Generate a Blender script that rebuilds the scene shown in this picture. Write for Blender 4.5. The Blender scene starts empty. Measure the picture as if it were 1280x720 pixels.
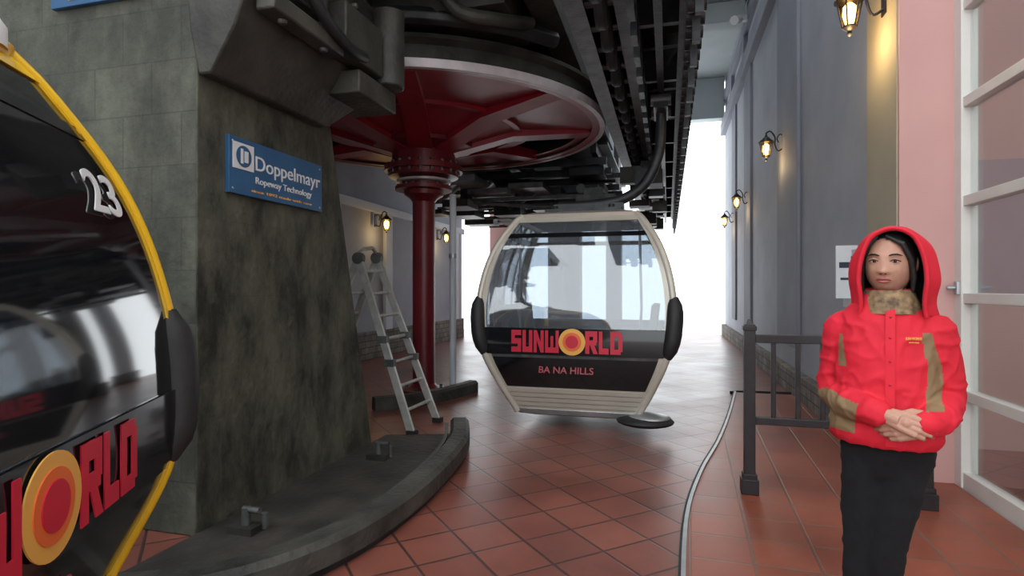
import bpy, math, random
from mathutils import Vector, Matrix, noise
random.seed(7)
R=math.radians
scene=bpy.context.scene
scene.view_settings.view_transform='Standard'
scene.view_settings.exposure=0.32
COL=scene.collection

# ------------------------------------------------------------------ materials
def new_mat(name):
    m=bpy.data.materials.new(name); m.use_nodes=True
    nt=m.node_tree; return m,nt,nt.nodes['Principled BSDF']
def ramp(nt,fac,stops):
    r=nt.nodes.new('ShaderNodeValToRGB')
    els=r.color_ramp.elements
    els[0].position=stops[0][0]; els[0].color=(*stops[0][1],1)
    els[1].position=stops[-1][0]; els[1].color=(*stops[-1][1],1)
    for p,c in stops[1:-1]:
        e=els.new(p); e.color=(*c,1)
    nt.links.new(fac,r.inputs['Fac']); return r.outputs['Color']
def noise_mat(name,c1,c2,scale=4,rough=.6,metal=0,bump=.1,detail=6,bscale=None,coat=0):
    m,nt,p=new_mat(name)
    tc=nt.nodes.new('ShaderNodeTexCoord')
    n=nt.nodes.new('ShaderNodeTexNoise'); n.inputs['Scale'].default_value=scale; n.inputs['Detail'].default_value=detail
    nt.links.new(tc.outputs['Object'],n.inputs['Vector'])
    nt.links.new(ramp(nt,n.outputs['Fac'],[(.3,c1),(.7,c2)]),p.inputs['Base Color'])
    p.inputs['Roughness'].default_value=rough; p.inputs['Metallic'].default_value=metal
    p.inputs['Coat Weight'].default_value=coat
    if bump:
        n2=nt.nodes.new('ShaderNodeTexNoise'); n2.inputs['Scale'].default_value=bscale or scale*6
        nt.links.new(tc.outputs['Object'],n2.inputs['Vector'])
        b=nt.nodes.new('ShaderNodeBump'); b.inputs['Strength'].default_value=bump; b.inputs['Distance'].default_value=.02
        nt.links.new(n2.outputs['Fac'],b.inputs['Height']); nt.links.new(b.outputs['Normal'],p.inputs['Normal'])
    return m
def glass_mat(name,tint,black=0.0,rough=.02,f0=.05,pw=4.0,dcol=(.012,.014,.016)):
    m=bpy.data.materials.new(name); m.use_nodes=True; nt=m.node_tree; nt.nodes.clear()
    o=nt.nodes.new('ShaderNodeOutputMaterial')
    t=nt.nodes.new('ShaderNodeBsdfTransparent'); t.inputs['Color'].default_value=(*tint,1)
    d=nt.nodes.new('ShaderNodeBsdfDiffuse'); d.inputs['Color'].default_value=(*dcol,1)
    g=nt.nodes.new('ShaderNodeBsdfGlossy'); g.inputs['Roughness'].default_value=rough
    lw=nt.nodes.new('ShaderNodeLayerWeight'); lw.inputs['Blend'].default_value=.5
    p=nt.nodes.new('ShaderNodeMath'); p.operation='POWER'; p.inputs[1].default_value=pw
    nt.links.new(lw.outputs['Facing'],p.inputs[0])
    mr=nt.nodes.new('ShaderNodeMapRange'); mr.inputs[3].default_value=f0; mr.inputs[4].default_value=.9
    nt.links.new(p.outputs[0],mr.inputs[0])
    m1=nt.nodes.new('ShaderNodeMixShader'); m1.inputs[0].default_value=black
    nt.links.new(t.outputs[0],m1.inputs[1]); nt.links.new(d.outputs[0],m1.inputs[2])
    m2=nt.nodes.new('ShaderNodeMixShader'); nt.links.new(mr.outputs[0],m2.inputs[0])
    nt.links.new(m1.outputs[0],m2.inputs[1]); nt.links.new(g.outputs[0],m2.inputs[2])
    nt.links.new(m2.outputs[0],o.inputs['Surface']); return m
def tile_mat(name,rot,size,c1,c2,mortar,rough=.28):
    m,nt,p=new_mat(name)
    tc=nt.nodes.new('ShaderNodeTexCoord'); mp=nt.nodes.new('ShaderNodeMapping')
    mp.inputs['Rotation'].default_value=(0,0,rot); nt.links.new(tc.outputs['Object'],mp.inputs['Vector'])
    b=nt.nodes.new('ShaderNodeTexBrick'); b.offset=0; b.inputs['Scale'].default_value=1
    b.inputs['Brick Width'].default_value=size; b.inputs['Row Height'].default_value=size
    b.inputs['Mortar Size'].default_value=.009; b.inputs['Mortar Smooth'].default_value=.3
    b.inputs['Color1'].default_value=(*c1,1); b.inputs['Color2'].default_value=(*c2,1); b.inputs['Mortar'].default_value=(*mortar,1)
    nt.links.new(mp.outputs[0],b.inputs['Vector'])
    n=nt.nodes.new('ShaderNodeTexNoise'); n.inputs['Scale'].default_value=1.1; n.inputs['Detail'].default_value=10; n.inputs['Roughness'].default_value=.62
    nt.links.new(tc.outputs['Object'],n.inputs['Vector'])
    mx=nt.nodes.new('ShaderNodeMix'); mx.data_type='RGBA'; mx.blend_type='MULTIPLY'; mx.inputs[0].default_value=.85
    nt.links.new(b.outputs['Color'],mx.inputs[6]); nt.links.new(ramp(nt,n.outputs['Fac'],[(.35,(.50,.48,.48)),(.65,(1.12,1.12,1.12))]),mx.inputs[7])
    nt.links.new(mx.outputs[2],p.inputs['Base Color'])
    rr=nt.nodes.new('ShaderNodeMapRange'); rr.inputs[3].default_value=rough-.1; rr.inputs[4].default_value=rough+.2
    nt.links.new(n.outputs['Fac'],rr.inputs[0]); nt.links.new(rr.outputs[0],p.inputs['Roughness'])
    bp=nt.nodes.new('ShaderNodeBump'); bp.inputs['Strength'].default_value=.5; bp.inputs['Distance'].default_value=.004; bp.invert=True
    nt.links.new(b.outputs['Fac'],bp.inputs['Height']); nt.links.new(bp.outputs['Normal'],p.inputs['Normal'])
    return m
def block_mat(name,c1,c2,mort,bw,bh,rough=.8,rot=None,contrast=.5,ms=.006,nscale=1.6):
    m,nt,p=new_mat(name)
    tc=nt.nodes.new('ShaderNodeTexCoord'); sp=nt.nodes.new('ShaderNodeSeparateXYZ'); cb=nt.nodes.new('ShaderNodeCombineXYZ')
    ad=nt.nodes.new('ShaderNodeMath'); ad.operation='ADD'
    nt.links.new(tc.outputs['Object'],sp.inputs[0]); nt.links.new(sp.outputs[0],ad.inputs[0]); nt.links.new(sp.outputs[1],ad.inputs[1])
    nt.links.new(ad.outputs[0],cb.inputs[0]); nt.links.new(sp.outputs[2],cb.inputs[1])
    b=nt.nodes.new('ShaderNodeTexBrick'); b.inputs['Scale'].default_value=1
    b.inputs['Brick Width'].default_value=bw; b.inputs['Row Height'].default_value=bh; b.inputs['Mortar Size'].default_value=ms
    b.inputs['Mortar Smooth'].default_value=.6
    b.inputs['Color1'].default_value=(*c1,1); b.inputs['Color2'].default_value=(*c2,1); b.inputs['Mortar'].default_value=(*mort,1)
    nt.links.new(cb.outputs[0],b.inputs['Vector'])
    n=nt.nodes.new('ShaderNodeTexNoise'); n.inputs['Scale'].default_value=nscale; n.inputs['Detail'].default_value=12; n.inputs['Roughness'].default_value=.7
    mp=nt.nodes.new('ShaderNodeMapping'); mp.inputs['Scale'].default_value=(1.6,1.6,.8)
    nt.links.new(tc.outputs['Object'],mp.inputs['Vector']); nt.links.new(mp.outputs[0],n.inputs['Vector'])
    mx=nt.nodes.new('ShaderNodeMix'); mx.data_type='RGBA'; mx.blend_type='MULTIPLY'; mx.inputs[0].default_value=1
    lo=1-contrast
    nt.links.new(b.outputs['Color'],mx.inputs[6]); nt.links.new(ramp(nt,n.outputs['Fac'],[(.38,(lo,lo,lo*.95)),(.62,(1.2,1.2,1.12))]),mx.inputs[7])
    nt.links.new(mx.outputs[2],p.inputs['Base Color']); p.inputs['Roughness'].default_value=rough
    n2=nt.nodes.new('ShaderNodeTexNoise'); n2.inputs['Scale'].default_value=14; n2.inputs['Detail'].default_value=8
    nt.links.new(tc.outputs['Object'],n2.inputs['Vector'])
    bp=nt.nodes.new('ShaderNodeBump'); bp.inputs['Strength'].default_value=.5; bp.inputs['Distance'].default_value=.03
    nt.links.new(n2.outputs['Fac'],bp.inputs['Height']); nt.links.new(bp.outputs['Normal'],p.inputs['Normal'])
    return m
def emit_mat(name,c,s):
    m,nt,p=new_mat(name); p.inputs['Base Color'].default_value=(*c,1)
    p.inputs['Emission Color'].default_value=(*c,1); p.inputs['Emission Strength'].default_value=s; return m

M={}
M['tile']=tile_mat('terracotta_tile_diagonal',R(47),.31,(.29,.098,.068),(.22,.072,.052),(.075,.036,.032))
M['tile2']=tile_mat('terracotta_tile_straight',R(2),.31,(.33,.088,.048),(.27,.068,.037),(.20,.10,.07),.33)
M['concrete']=block_mat('mossy_concrete_blocks',(.088,.092,.072),(.068,.073,.058),(.055,.058,.047),.42,.3,contrast=.55)
M['concrete_shade']=block_mat('mossy_concrete_stained_shaded',(.074,.074,.054),(.066,.067,.050),(.058,.059,.045),.6,.45,contrast=.78,ms=.003,nscale=2.2)  # stained concrete for the corridor-side face, with its shade darkened into the colour
M['stone']=block_mat('stone_skirting',(.22,.18,.15),(.13,.11,.10),(.06,.055,.05),.3,.12,ms=.012)
M['wallgrey']=noise_mat('grey_blue_plaster',(.31,.325,.375),(.39,.405,.455),1.5,.75,0,.05,12)
M['wallgrey2']=noise_mat('grey_pilaster',(.20,.21,.255),(.25,.26,.305),1.5,.75,0,.05)
M['lamplit']=noise_mat('lamplit_plaster',(.36,.31,.22),(.42,.37,.27),1.5,.75,0,.05)  # warm lantern light on the pier, painted into the plaster colour
M['pink']=noise_mat('pink_plaster',(.56,.31,.29),(.61,.35,.32),1.2,.7,0,.04)
M['roomwall']=noise_mat('back_room_plaster',(.44,.30,.27),(.50,.34,.30),1.2,.7,0,.04)
M['white']=noise_mat('white_plaster',(.60,.64,.69),(.68,.72,.76),1.5,.7,0,.04)
M['ceil']=noise_mat('ceiling_paint',(.40,.45,.46),(.46,.51,.52),1.5,.8,0,.04)
M['whiteframe']=noise_mat('white_window_paint',(.66,.65,.60),(.72,.70,.66),5,.35,0,.02)
M['steel']=noise_mat('dark_steel',(.018,.020,.022),(.05,.054,.057),5,.45,.5,.15)
M['steel2']=noise_mat('greasy_grey_steel',(.06,.064,.064),(.14,.145,.14),7,.5,.4,.2)
M['darkpaint']=noise_mat('dark_olive_housing',(.018,.018,.015),(.060,.058,.046),4,.6,.1,.35,8)
M['galv']=noise_mat('galvanised',(.34,.36,.37),(.46,.48,.49),9,.4,.7,.05)
M['alu']=noise_mat('ladder_aluminium',(.42,.42,.40),(.60,.60,.57),12,.4,.55,.05)
M['red']=noise_mat('red_machine_paint',(.24,.010,.020),(.34,.016,.028),3,.38,0,.05)
M['redd']=noise_mat('red_machine_paint_dark',(.12,.007,.012),(.19,.011,.018),3,.4,0,.05)
M['rubber']=noise_mat('black_rubber',(.010,.010,.011),(.018,.018,.019),8,.6,0,.08)
M['rimgrey']=noise_mat('rim_lip',(.50,.46,.47),(.64,.58,.59),8,.4,.2,.05)
M['cream']=noise_mat('cream_cabin_paint',(.50,.46,.385),(.57,.52,.45),3,.3,.1,.02,coat=.4)
M['yellow']=noise_mat('yellow_cabin_paint',(.72,.42,.010),(.80,.48,.014),3,.28,0,.02,coat=.5)
M['blackgloss']=noise_mat('black_gloss_panel',(.006,.007,.009),(.010,.011,.014),3,.12,0,0,coat=.2)
M['blackiron']=noise_mat('black_iron_paint',(.016,.013,.015),(.028,.023,.025),10,.4,.2,.08)
M['glass']=glass_mat('clear_cabin_glass',(.80,.84,.88),.14,.03,.13,3,(.35,.37,.39))
M['winglass']=glass_mat('window_glass',(.93,.96,.96),0,.02,.07,3.5)
M['tint']=glass_mat('dark_tinted_glass',(.3,.35,.38),.80,.05,.08,3)
M['tint2']=glass_mat('smoked_glass',(.20,.25,.25),.70,.03,.07,3)
M['logored']=noise_mat('logo_red',(.52,.012,.038),(.60,.018,.045),3,.4,0,0)
M['logodark']=noise_mat('logo_dark_red',(.30,.01,.026),(.36,.015,.03),3,.4,0,0)
M['logoyel']=noise_mat('logo_yellow',(.74,.38,.07),(.80,.42,.09),3,.4,0,0)
M['logoor']=noise_mat('logo_orange',(.72,.13,.03),(.78,.16,.04),3,.4,0,0)
M['lettwhite']=noise_mat('white_lettering',(.62,.62,.62),(.68,.68,.68),3,.5,0,0)
M['signblue']=noise_mat('sign_blue',(.020,.080,.18),(.028,.10,.22),6,.4,0,.03)
M['seat']=noise_mat('grey_seat',(.05,.05,.055),(.08,.08,.085),6,.6,0,.05)
M['jacket']=noise_mat('red_jacket_nylon',(.55,.006,.022),(.65,.010,.030),6,.78,0,.15,bscale=22)
M['khaki']=noise_mat('khaki_nylon',(.19,.12,.058),(.25,.16,.08),6,.75,0,.12,bscale=28)
M['leopard']=noise_mat('mottled_collar',(.08,.045,.025),(.34,.22,.11),38,.7,0,.05,2)
M['blackcloth']=noise_mat('black_trouser_cloth',(.002,.002,.003),(.005,.005,.006),8,1.0,0,.12)
M['hoodlin']=noise_mat('hood_lining',(.010,.008,.010),(.018,.016,.018),8,.9,0,.1)
M['hair']=noise_mat('black_hair',(.006,.005,.005),(.016,.012,.010),40,.55,0,.2)
M['lips']=noise_mat('lips',(.32,.075,.065),(.38,.10,.085),20,.5,0,0)
M['eyewhite']=noise_mat('eye_white',(.36,.34,.33),(.40,.38,.37),5,.3,0,0)
M['iris']=noise_mat('dark_iris',(.01,.006,.004),(.02,.012,.008),5,.2,0,0)
M['paper']=noise_mat('paper_white',(.60,.62,.65),(.66,.68,.71),5,.7,0,0)
M['ink']=noise_mat('printed_blue_ink',(.02,.03,.05),(.03,.04,.06),5,.7,0,0)
M['bulb']=emit_mat('warm_lantern_bulb',(1,.62,.22),7)
M['lglass']=glass_mat('lantern_glass',(1,.86,.6),.0)
M['rock']=noise_mat('dark_guide_beam',(.022,.022,.019),(.082,.080,.068),4,.6,.1,.5,10)
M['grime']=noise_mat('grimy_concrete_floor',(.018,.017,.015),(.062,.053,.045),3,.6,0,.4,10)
ms,nt,p=new_mat('skin'); M['skin']=ms
p.inputs['Roughness'].default_value=.58
p.inputs['Subsurface Weight'].default_value=.08; p.inputs['Subsurface Radius'].default_value=(.02,.008,.005); p.inputs['Subsurface Scale'].default_value=.5
tcn=nt.nodes.new('ShaderNodeTexNoise'); tcn.inputs['Scale'].default_value=14
nt.links.new(ramp(nt,tcn.outputs['Fac'],[(.3,(.41,.215,.15)),(.7,(.47,.25,.175))]),p.inputs['Base Color'])

# ------------------------------------------------------------------ geometry builder
class B:
    def __init__(s): s.v=[]; s.f=[]; s.m=[]; s.mats=[]
    def mi(s,k):
        if k not in s.mats: s.mats.append(k)
        return s.mats.index(k)
    def add(s,vs,fs,k):
        o=len(s.v); s.v+= [tuple(v) for v in vs]; i=s.mi(k)
        for f in fs: s.f.append(tuple(o+a for a in f)); s.m.append(i)
    def box(s,c,sz,k,rot=None,taper=1.0,bev=0):
        hx,hy,hz=sz[0]/2,sz[1]/2,sz[2]/2
        vs=[Vector((x*hx*(taper if z>0 else 1),y*hy*(taper if z>0 else 1),z*hz)) for z in(-1,1) for y in(-1,1) for x in(-1,1)]
        if rot is not None: vs=[rot@v for v in vs]
        c=Vector(c); vs=[v+c for v in vs]
        s.add(vs,[(0,2,3,1),(4,5,7,6),(0,1,5,4),(2,6,7,3),(0,4,6,2),(1,3,7,5)],k)
    def tube(s,pts,r,k,n=10,cap=True,closed=False):
        pts=[Vector(p) for p in pts]; N=len(pts)
        rs=r if isinstance(r,(list,tuple)) else [r]*N
        T=[]
        for i in range(N):
            if closed: t=pts[(i+1)%N]-pts[i-1]
            else: t=pts[min(i+1,N-1)]-pts[max(i-1,0)]
            T.append(t.normalized())
        up=Vector((0,0,1)) if abs(T[0].z)<.9 else Vector((1,0,0))
        u=T[0].cross(up).normalized(); vs=[]
        for i in range(N):
            u=(u-T[i]*u.dot(T[i])).normalized(); w=T[i].cross(u)
            for j in range(n):
                a=2*math.pi*j/n; vs.append(pts[i]+(u*math.cos(a)+w*math.sin(a))*rs[i])
        fs=[]
        for i in range(N if closed else N-1):
            i2=(i+1)%N
            for j in range(n): fs.append((i*n+j,i*n+(j+1)%n,i2*n+(j+1)%n,i2*n+j))
        if cap and not closed:
            fs.append(tuple(range(n-1,-1,-1))); fs.append(tuple((N-1)*n+j for j in range(n)))
        s.add(vs,fs,k)
    def cyl(s,a,b,r,k,n=16): s.tube([a,b],r,k,n)
    def rings(s,rings,k,cap=True,closed=False):
        n=len(rings[0]); vs=[p for r in rings for p in r]; fs=[]
        for i in range(len(rings)-(0 if closed else 1)):
            i2=(i+1)%len(rings)
            for j in range(n): fs.append((i*n+j,i*n+(j+1)%n,i2*n+(j+1)%n,i2*n+j))
        if cap and not closed:
            fs.append(tuple(range(n-1,-1,-1))); fs.append(tuple((len(rings)-1)*n+j for j in range(n)))
        s.add(vs,fs,k)
    def lathe(s,c,prof,k,n=48,cap=False,M4=None):
        rr=[]
        for r,z in prof:
            ring=[Vector((r*math.cos(2*math.pi*j/n),r*math.sin(2*math.pi*j/n),z)) for j in range(n)]
            if M4: ring=[M4@v for v in ring]
            rr.append([v+Vector(c) for v in ring])
        s.rings(rr,k,cap)
    def ell(s,c,r,k,nu=20,nv=12,rot=None):
        rr=[]; c=Vector(c)
        for i in range(nv+1):
            th=math.pi*(i/nv); th=min(max(th,.03),math.pi-.03)
            ring=[]
            for j in range(nu):
                a=2*math.pi*j/nu
                v=Vector((r[0]*math.sin(th)*math.cos(a),r[1]*math.sin(th)*math.sin(a),-r[2]*math.cos(th)))
                if rot is not None: v=rot@v
                ring.append(v+c)
            rr.append(ring)
        s.rings(rr,k)
    def sweep(s,path,w,z0,z1,k,ch=.0):
        P=[Vector((p[0],p[1],0)) for p in path]; rr=[]
        for i,p in enumerate(P):
            t=(P[min(i+1,len(P)-1)]-P[max(i-1,0)]).normalized(); nrm=Vector((t.y,-t.x,0))
            prof=[(-w/2,z0),(w/2,z0),(w/2,z1-ch),(w/2-ch,z1),(-w/2+ch,z1),(-w/2,z1-ch)] if ch else [(-w/2,z0),(w/2,z0),(w/2,z1),(-w/2,z1)]
            rr.append([p+nrm*a+Vector((0,0,z)) for a,z in prof])
        s.rings(rr,k)
    def slab(s,fn,us,vs_,th,nrm,k):
        nu,nv=len(us),len(vs_); o=[fn(u,v) for v in vs_ for u in us]; i_=[p+nrm*th for p in o]
        vs=o+i_; K=nu*nv; fs=[]
        for b in range(nv-1):
            for a in range(nu-1):
                q=(b*nu+a,b*nu+a+1,(b+1)*nu+a+1,(b+1)*nu+a); fs.append(q); fs.append(tuple(K+x for x in reversed(q)))
        for a in range(nu-1):
            fs.append((a+1,a,K+a,K+a+1)); t=(nv-1)*nu; fs.append((t+a,t+a+1,K+t+a+1,K+t+a))
        for b in range(nv-1):
            x=b*nu; y=(b+1)*nu; fs.append((x,y,K+y,K+x)); x+=nu-1; y+=nu-1; fs.append((y,x,K+x,K+y))
        s.add(vs,fs,k)
    def mesh(s,name):
        me=bpy.data.meshes.new(name); me.from_pydata(s.v,[],s.f)
        for k in s.mats: me.materials.append(M[k])
        for i,p in enumerate(me.polygons): p.material_index=s.m[i]
        me.validate(); return me
    def obj(s,name,parent=None,smooth=True,bevel=0,ang=38,fixn=True):
        me=s.mesh(name)
        if fixn:
            import bmesh
            bm=bmesh.new(); bm.from_mesh(me); bmesh.ops.recalc_face_normals(bm,faces=bm.faces); bm.to_mesh(me); bm.free()
        if smooth:
            me.polygons.foreach_set('use_smooth',[True]*len(me.polygons)); me.set_sharp_from_angle(angle=R(ang))
        o=bpy.data.objects.new(name,me); COL.objects.link(o)
        if parent: o.parent=parent
        if bevel:
            b=o.modifiers.new('bevel','BEVEL'); b.width=bevel; b.segments=2; b.limit_method='ANGLE'
        return o
def empty(name,loc=(0,0,0),rz=0):
    e=bpy.data.objects.new(name,None); e.empty_display_size=.2; e.location=loc; e.rotation_euler=(0,0,rz); COL.objects.link(e); return e
def eval_mesh(o,name):
    dg=bpy.context.evaluated_depsgraph_get(); dg.update()
    return bpy.data.meshes.new_from_object(o.evaluated_get(dg))
def text(body,name,mat,x0,x1,y0,y1,mtx,parent=None,bold=.0,ext=.002,shear=0,keep=False):
    c=bpy.data.curves.new(name,'FONT'); c.body=body; c.size=1; c.offset=bold; c.extrude=.01; c.shear=shear; c.resolution_u=6
    t=bpy.data.objects.new('tmp',c); COL.objects.link(t)
    me=eval_mesh(t,name); bpy.data.objects.remove(t)
    xs=[v.co.x for v in me.vertices]; ys=[v.co.y for v in me.vertices]
    ax,bx,ay,by=min(xs),max(xs),min(ys),max(ys)
    for v in me.vertices:
        v.co.x=x0+(v.co.x-ax)/(bx-ax)*(x1-x0); v.co.y=y0+(v.co.y-ay)/(by-ay)*(y1-y0); v.co.z=v.co.z/.01*ext
    me.transform(mtx); me.materials.clear(); me.materials.append(M[mat])
    o=bpy.data.objects.new(name,me); COL.objects.link(o)
    if parent: o.parent=parent
    return o
def letters(word,name,mat,x0,x1,y0,y1,mtx,parent,st=.30,lean=0.0):
    G={'S':[(0,0,1,.24),(0,.38,1,.62),(0,.76,1,1),(0,.5,.34,1),(.66,0,1,.5)],
       'U':[(0,0,.34,1),(.66,0,1,1),(0,0,1,.25)],
       'R':[(0,0,.34,1),(0,.76,1,1),(.66,.5,1,1),(0,.38,.92,.60),'leg'],
       'L':[(0,0,.36,1),(0,0,1,.26)],
       'D':[(0,0,.34,1),(0,.78,.85,1),(0,0,.85,.22),(.66,.12,1,.88)],
       'N':[(0,0,.30,1),(.70,0,1,1),'diag'],
       'W':[(0,0,.22,1),(.78,0,1,1),(.40,0,.60,.75),(0,0,1,.24)]}
    wd={'W':1.35,'L':.8}
    tot=sum(wd.get(c,1) for c in word)+.14*(len(word)-1); sc=(x1-x0)/tot; x=x0; b=B(); H=y1-y0
    for c in word:
        w=wd.get(c,1)*sc
        def q(pts,zo): 
            v=[Vector((x+px*w,y0+py*H,zo+dz)) for dz in(-.002,.002) for px,py in pts]
            n=len(pts); b.add(v,[tuple(range(n-1,-1,-1)),tuple(range(n,2*n))]+[(i,(i+1)%n,n+(i+1)%n,n+i) for i in range(n)],mat)
        for k,g in enumerate(G[c]):
            zo=k*.0002
            if g=='diag': q([(.0,1),(.30,1),(1,0),(.70,0)],zo)
            elif g=='leg': q([(.35,.45),(.70,.45),(1.05,0),(.68,0)],zo)
            else: q([(g[0],g[1]),(g[2],g[1]),(g[2],g[3]),(g[0],g[3])],zo)
        x+=w+.14*sc
    o=b.obj(name,parent,False); o.data.transform(mtx); return o
def herm(ctrl):
    def f(z):
        if z<=ctrl[0][0]: return ctrl[0][1]
        if z>=ctrl[-1][0]: return ctrl[-1][1]
        for i in range(len(ctrl)-1):
            if z<=ctrl[i+1][0]:
                p0=ctrl[max(i-1,0)]; p1=ctrl[i]; p2=ctrl[i+1]; p3=ctrl[min(i+2,len(ctrl)-1)]
                h=p2[0]-p1[0]; t=(z-p1[0])/h
                m1=(p2[1]-p0[1])/(p2[0]-p0[0])*h; m2=(p3[1]-p1[1])/(p3[0]-p1[0])*h
                return (2*t**3-3*t*t+1)*p1[1]+(t**3-2*t*t+t)*m1+(-2*t**3+3*t*t)*p2[1]+(t**3-t*t)*m2
    return f
def lin(a,b,n): return [a+(b-a)*i/(n-1) for i in range(n)]
def smoothpath(pts,n=6):
    out=[]
    for i in range(len(pts)-1):
        p0=Vector(pts[max(i-1,0)]);p1=Vector(pts[i]);p2=Vector(pts[i+1]);p3=Vector(pts[min(i+2,len(pts)-1)])
        for j in range(n):
            t=j/n; out.append(.5*((2*p1)+(-p0+p2)*t+(2*p0-5*p1+4*p2-p3)*t*t+(-p0+3*p1-3*p2+p3)*t**3))
    out.append(Vector(pts[-1])); return out

# ------------------------------------------------------------------ room shell
def simple_box(name,x0,x1,y0,y1,z0,z1,k,bev=0):
    b=B(); b.box(((x0+x1)/2,(y0+y1)/2,(z0+z1)/2),(x1-x0,y1-y0,z1-z0),k); return b.obj(name,None,False,bev)
simple_box('floor',-7.5,6.5,-7,18.4,-.2,0,'tile')
kerb=[(.02,-3),(.03,0),(.045,1.8),(.06,2.9),(.11,3.75),(.24,4.6),(.42,5.45),(.62,6.6),(.85,8.14)]
kf=herm([(p[1],p[0]) for p in kerb])
kp=[(kf(y),y) for y in lin(-3,8.14,60)]
b=B(); vs=[];fs=[]
for x,y in kp: vs+= [Vector((x,y,.02)),Vector((1.95 if y<4.76 else 1.6,y,.02)),Vector((x,y,.001)),Vector((1.95 if y<4.76 else 1.6,y,.001))]
for i in range(len(kp)-1):
    a=i*4;c=a+4; fs+=[(a,a+1,c+1,c),(a+2,c+2,c+3,a+3),(a,c,c+2,a+2),(a+1,a+3,c+3,c+1)]
e=(len(kp)-1)*4; fs+=[(0,2,3,1),(e,e+1,e+3,e+2)]
b.add(vs,fs,'tile2'); b.obj('platform_floor',None,False)
b=B(); b.sweep([(x-.006,y) for x,y in kp],.012,.0,.034,'rubber'); b.sweep([(x+.012,y) for x,y in kp],.022,.0,.034,'galv')
b.sweep([(.80,8.12),(.9,8.2),(1.6,8.25)],.03,0,.035,'steel'); b.obj('trim_kerb')

b=B(); b.box((1.86,11.9,3.8),(.4,13.0,7.6),'wallgrey')
b.obj('wall_right',None,False)
b=B()
for y0,y1 in ((8.2,9.6),(12.6,13.6),(15.3,16.1)):
    b.box((1.64,(y0+y1)/2,3.3),(.05,y1-y0,6.0-.6+.0),'wallgrey2')
b.box((1.60,11.9,6.15),(.14,13.0,.35),'wallgrey2')
b.box((1.62,11.9,7.0),(.1,13.0,.25),'wallgrey2')
for y in (9.5,13.5,16.0): b.box((1.62,y,6.6),(.09,.35,1.0),'wallgrey2')
b.obj('trim_pilasters',None,False,.01)
b=B(); b.box((1.61,11.9,.16),(.11,13.0,.32),'stone'); b.obj('baseboard_right',None,False,.01)
b=B(); b.box((1.82,5.085,3.8),(.44,.64,7.6),'lamplit'); b.box((1.845,4.755,3.8),(.47,.03,7.6),'pink'); b.obj('wall_pier',None,False)
simple_box('wall_front_right',1.95,2.15,-4,4.74,4.75,6.2,'pink')
w=B()
ys=[4.70,3.55,2.40,1.25,.1,-1.05,-2.2,-3.4]
for i,y in enumerate(ys):
    w.box((2.0,y,2.37),(.10,.10 if i else .12,4.7),'whiteframe')
for z in (.06,.66,1.33,2.0,2.68,3.35,4.02,4.68):
    w.box((2.0,.65,z),(.075,8.1,.07 if z>.1 else .14),'whiteframe')
w.box((2.01,.65,2.37),(.012,8.1,4.6),'winglass')
w.box((1.945,4.68,1.40),(.03,.05,.09),'galv'); w.cyl((1.93,4.68,1.40),(1.88,4.68,1.40),.015,'galv')
w.obj('window_1',None,False,.004)
b=B(); b.box((5.2,1.5,2.4),(.2,9,4.8),'roomwall'); b.box((3.6,6.0,2.4),(3.2,.2,4.8),'roomwall')
b.box((4.1,5.86,1.2),(1.0,.06,2.4),'galv'); b.box((2.9,5.86,1.9),(.7,.05,1.2),'wallgrey2'); b.box((3.7,3.4,4.9),(3.1,4.0,.15),'white'); b.obj('wall_back_room',None,False)  # last slab: unseen partial ceiling, added to darken the back room
b=B()
b.tube([(2.55,4.4,.02),(2.55,4.4,.95),(2.6,3.6,1.0),(2.7,2.6,.95),(2.7,2.6,.02)],.03,'galv',10)
b.tube([(2.55,4.4,.5),(2.6,3.6,.52),(2.7,2.6,.5)],.02,'galv',8)
b.obj('metal_handrail')
LX=-5.72
simple_box('wall_left',LX-.3,LX,-1,15.6,0,7.6,'wallgrey')
b=B(); b.box((LX+.04,7.3,.27),(.1,16.5,.54),'stone'); b.obj('baseboard_left',None,False,.01)
b=B(); b.box((LX+.05,7.3,3.0),(.10,16.5,.16),'white')
for y in lin(1,15,8): b.box((LX+.04,y,1.72),(.08,.3,2.4),'white')
b.obj('trim_left',None,False,.01)
b=B(); b.box((-4.75,16.7,2.9),(.8,.5,5.8),'pink'); b.obj('pink_column',None,False,.01)
for x,y in ((-3.3,17.4),(-1.55,17.4),(-2.4,14.9)):
    b=B(); b.box((x,y,3.7),(.45,.45,7.4),'white'); b.box((x,y,.2),(.6,.6,.4),'stone'); b.obj('concrete_column',None,False,.02)
b=B()
for x0,x1,y0,y1 in ((LX-.3,.3,2.5,18.4),(1.25,2.1,2.5,18.4),(.3,1.25,11.0,18.4)):
    b.box(((x0+x1)/2,(y0+y1)/2,7.7),(x1-x0,y1-y0,.2),'ceil')
b.obj('ceiling',None,False)
b=B()
for y,h in ((18.1,1.2),(13.4,.45),(9.0,.45),(4.5,.45)):
    b.box((-2.0,y,7.59-h/2),(7.2,.4,h),'ceil')
b.obj('trim_ceiling_beams',None,False,.02)
b=B(); b.box((1.5,12.6,6.9),(.1,.12,.1),'galv'); b.cyl((1.38,12.5,6.85),(1.28,12.3,6.76),.09,'lettwhite'); b.cyl((1.5,12.6,6.9),(1.36,12.48,6.84),.03,'galv'); b.obj('spotlight')

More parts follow.
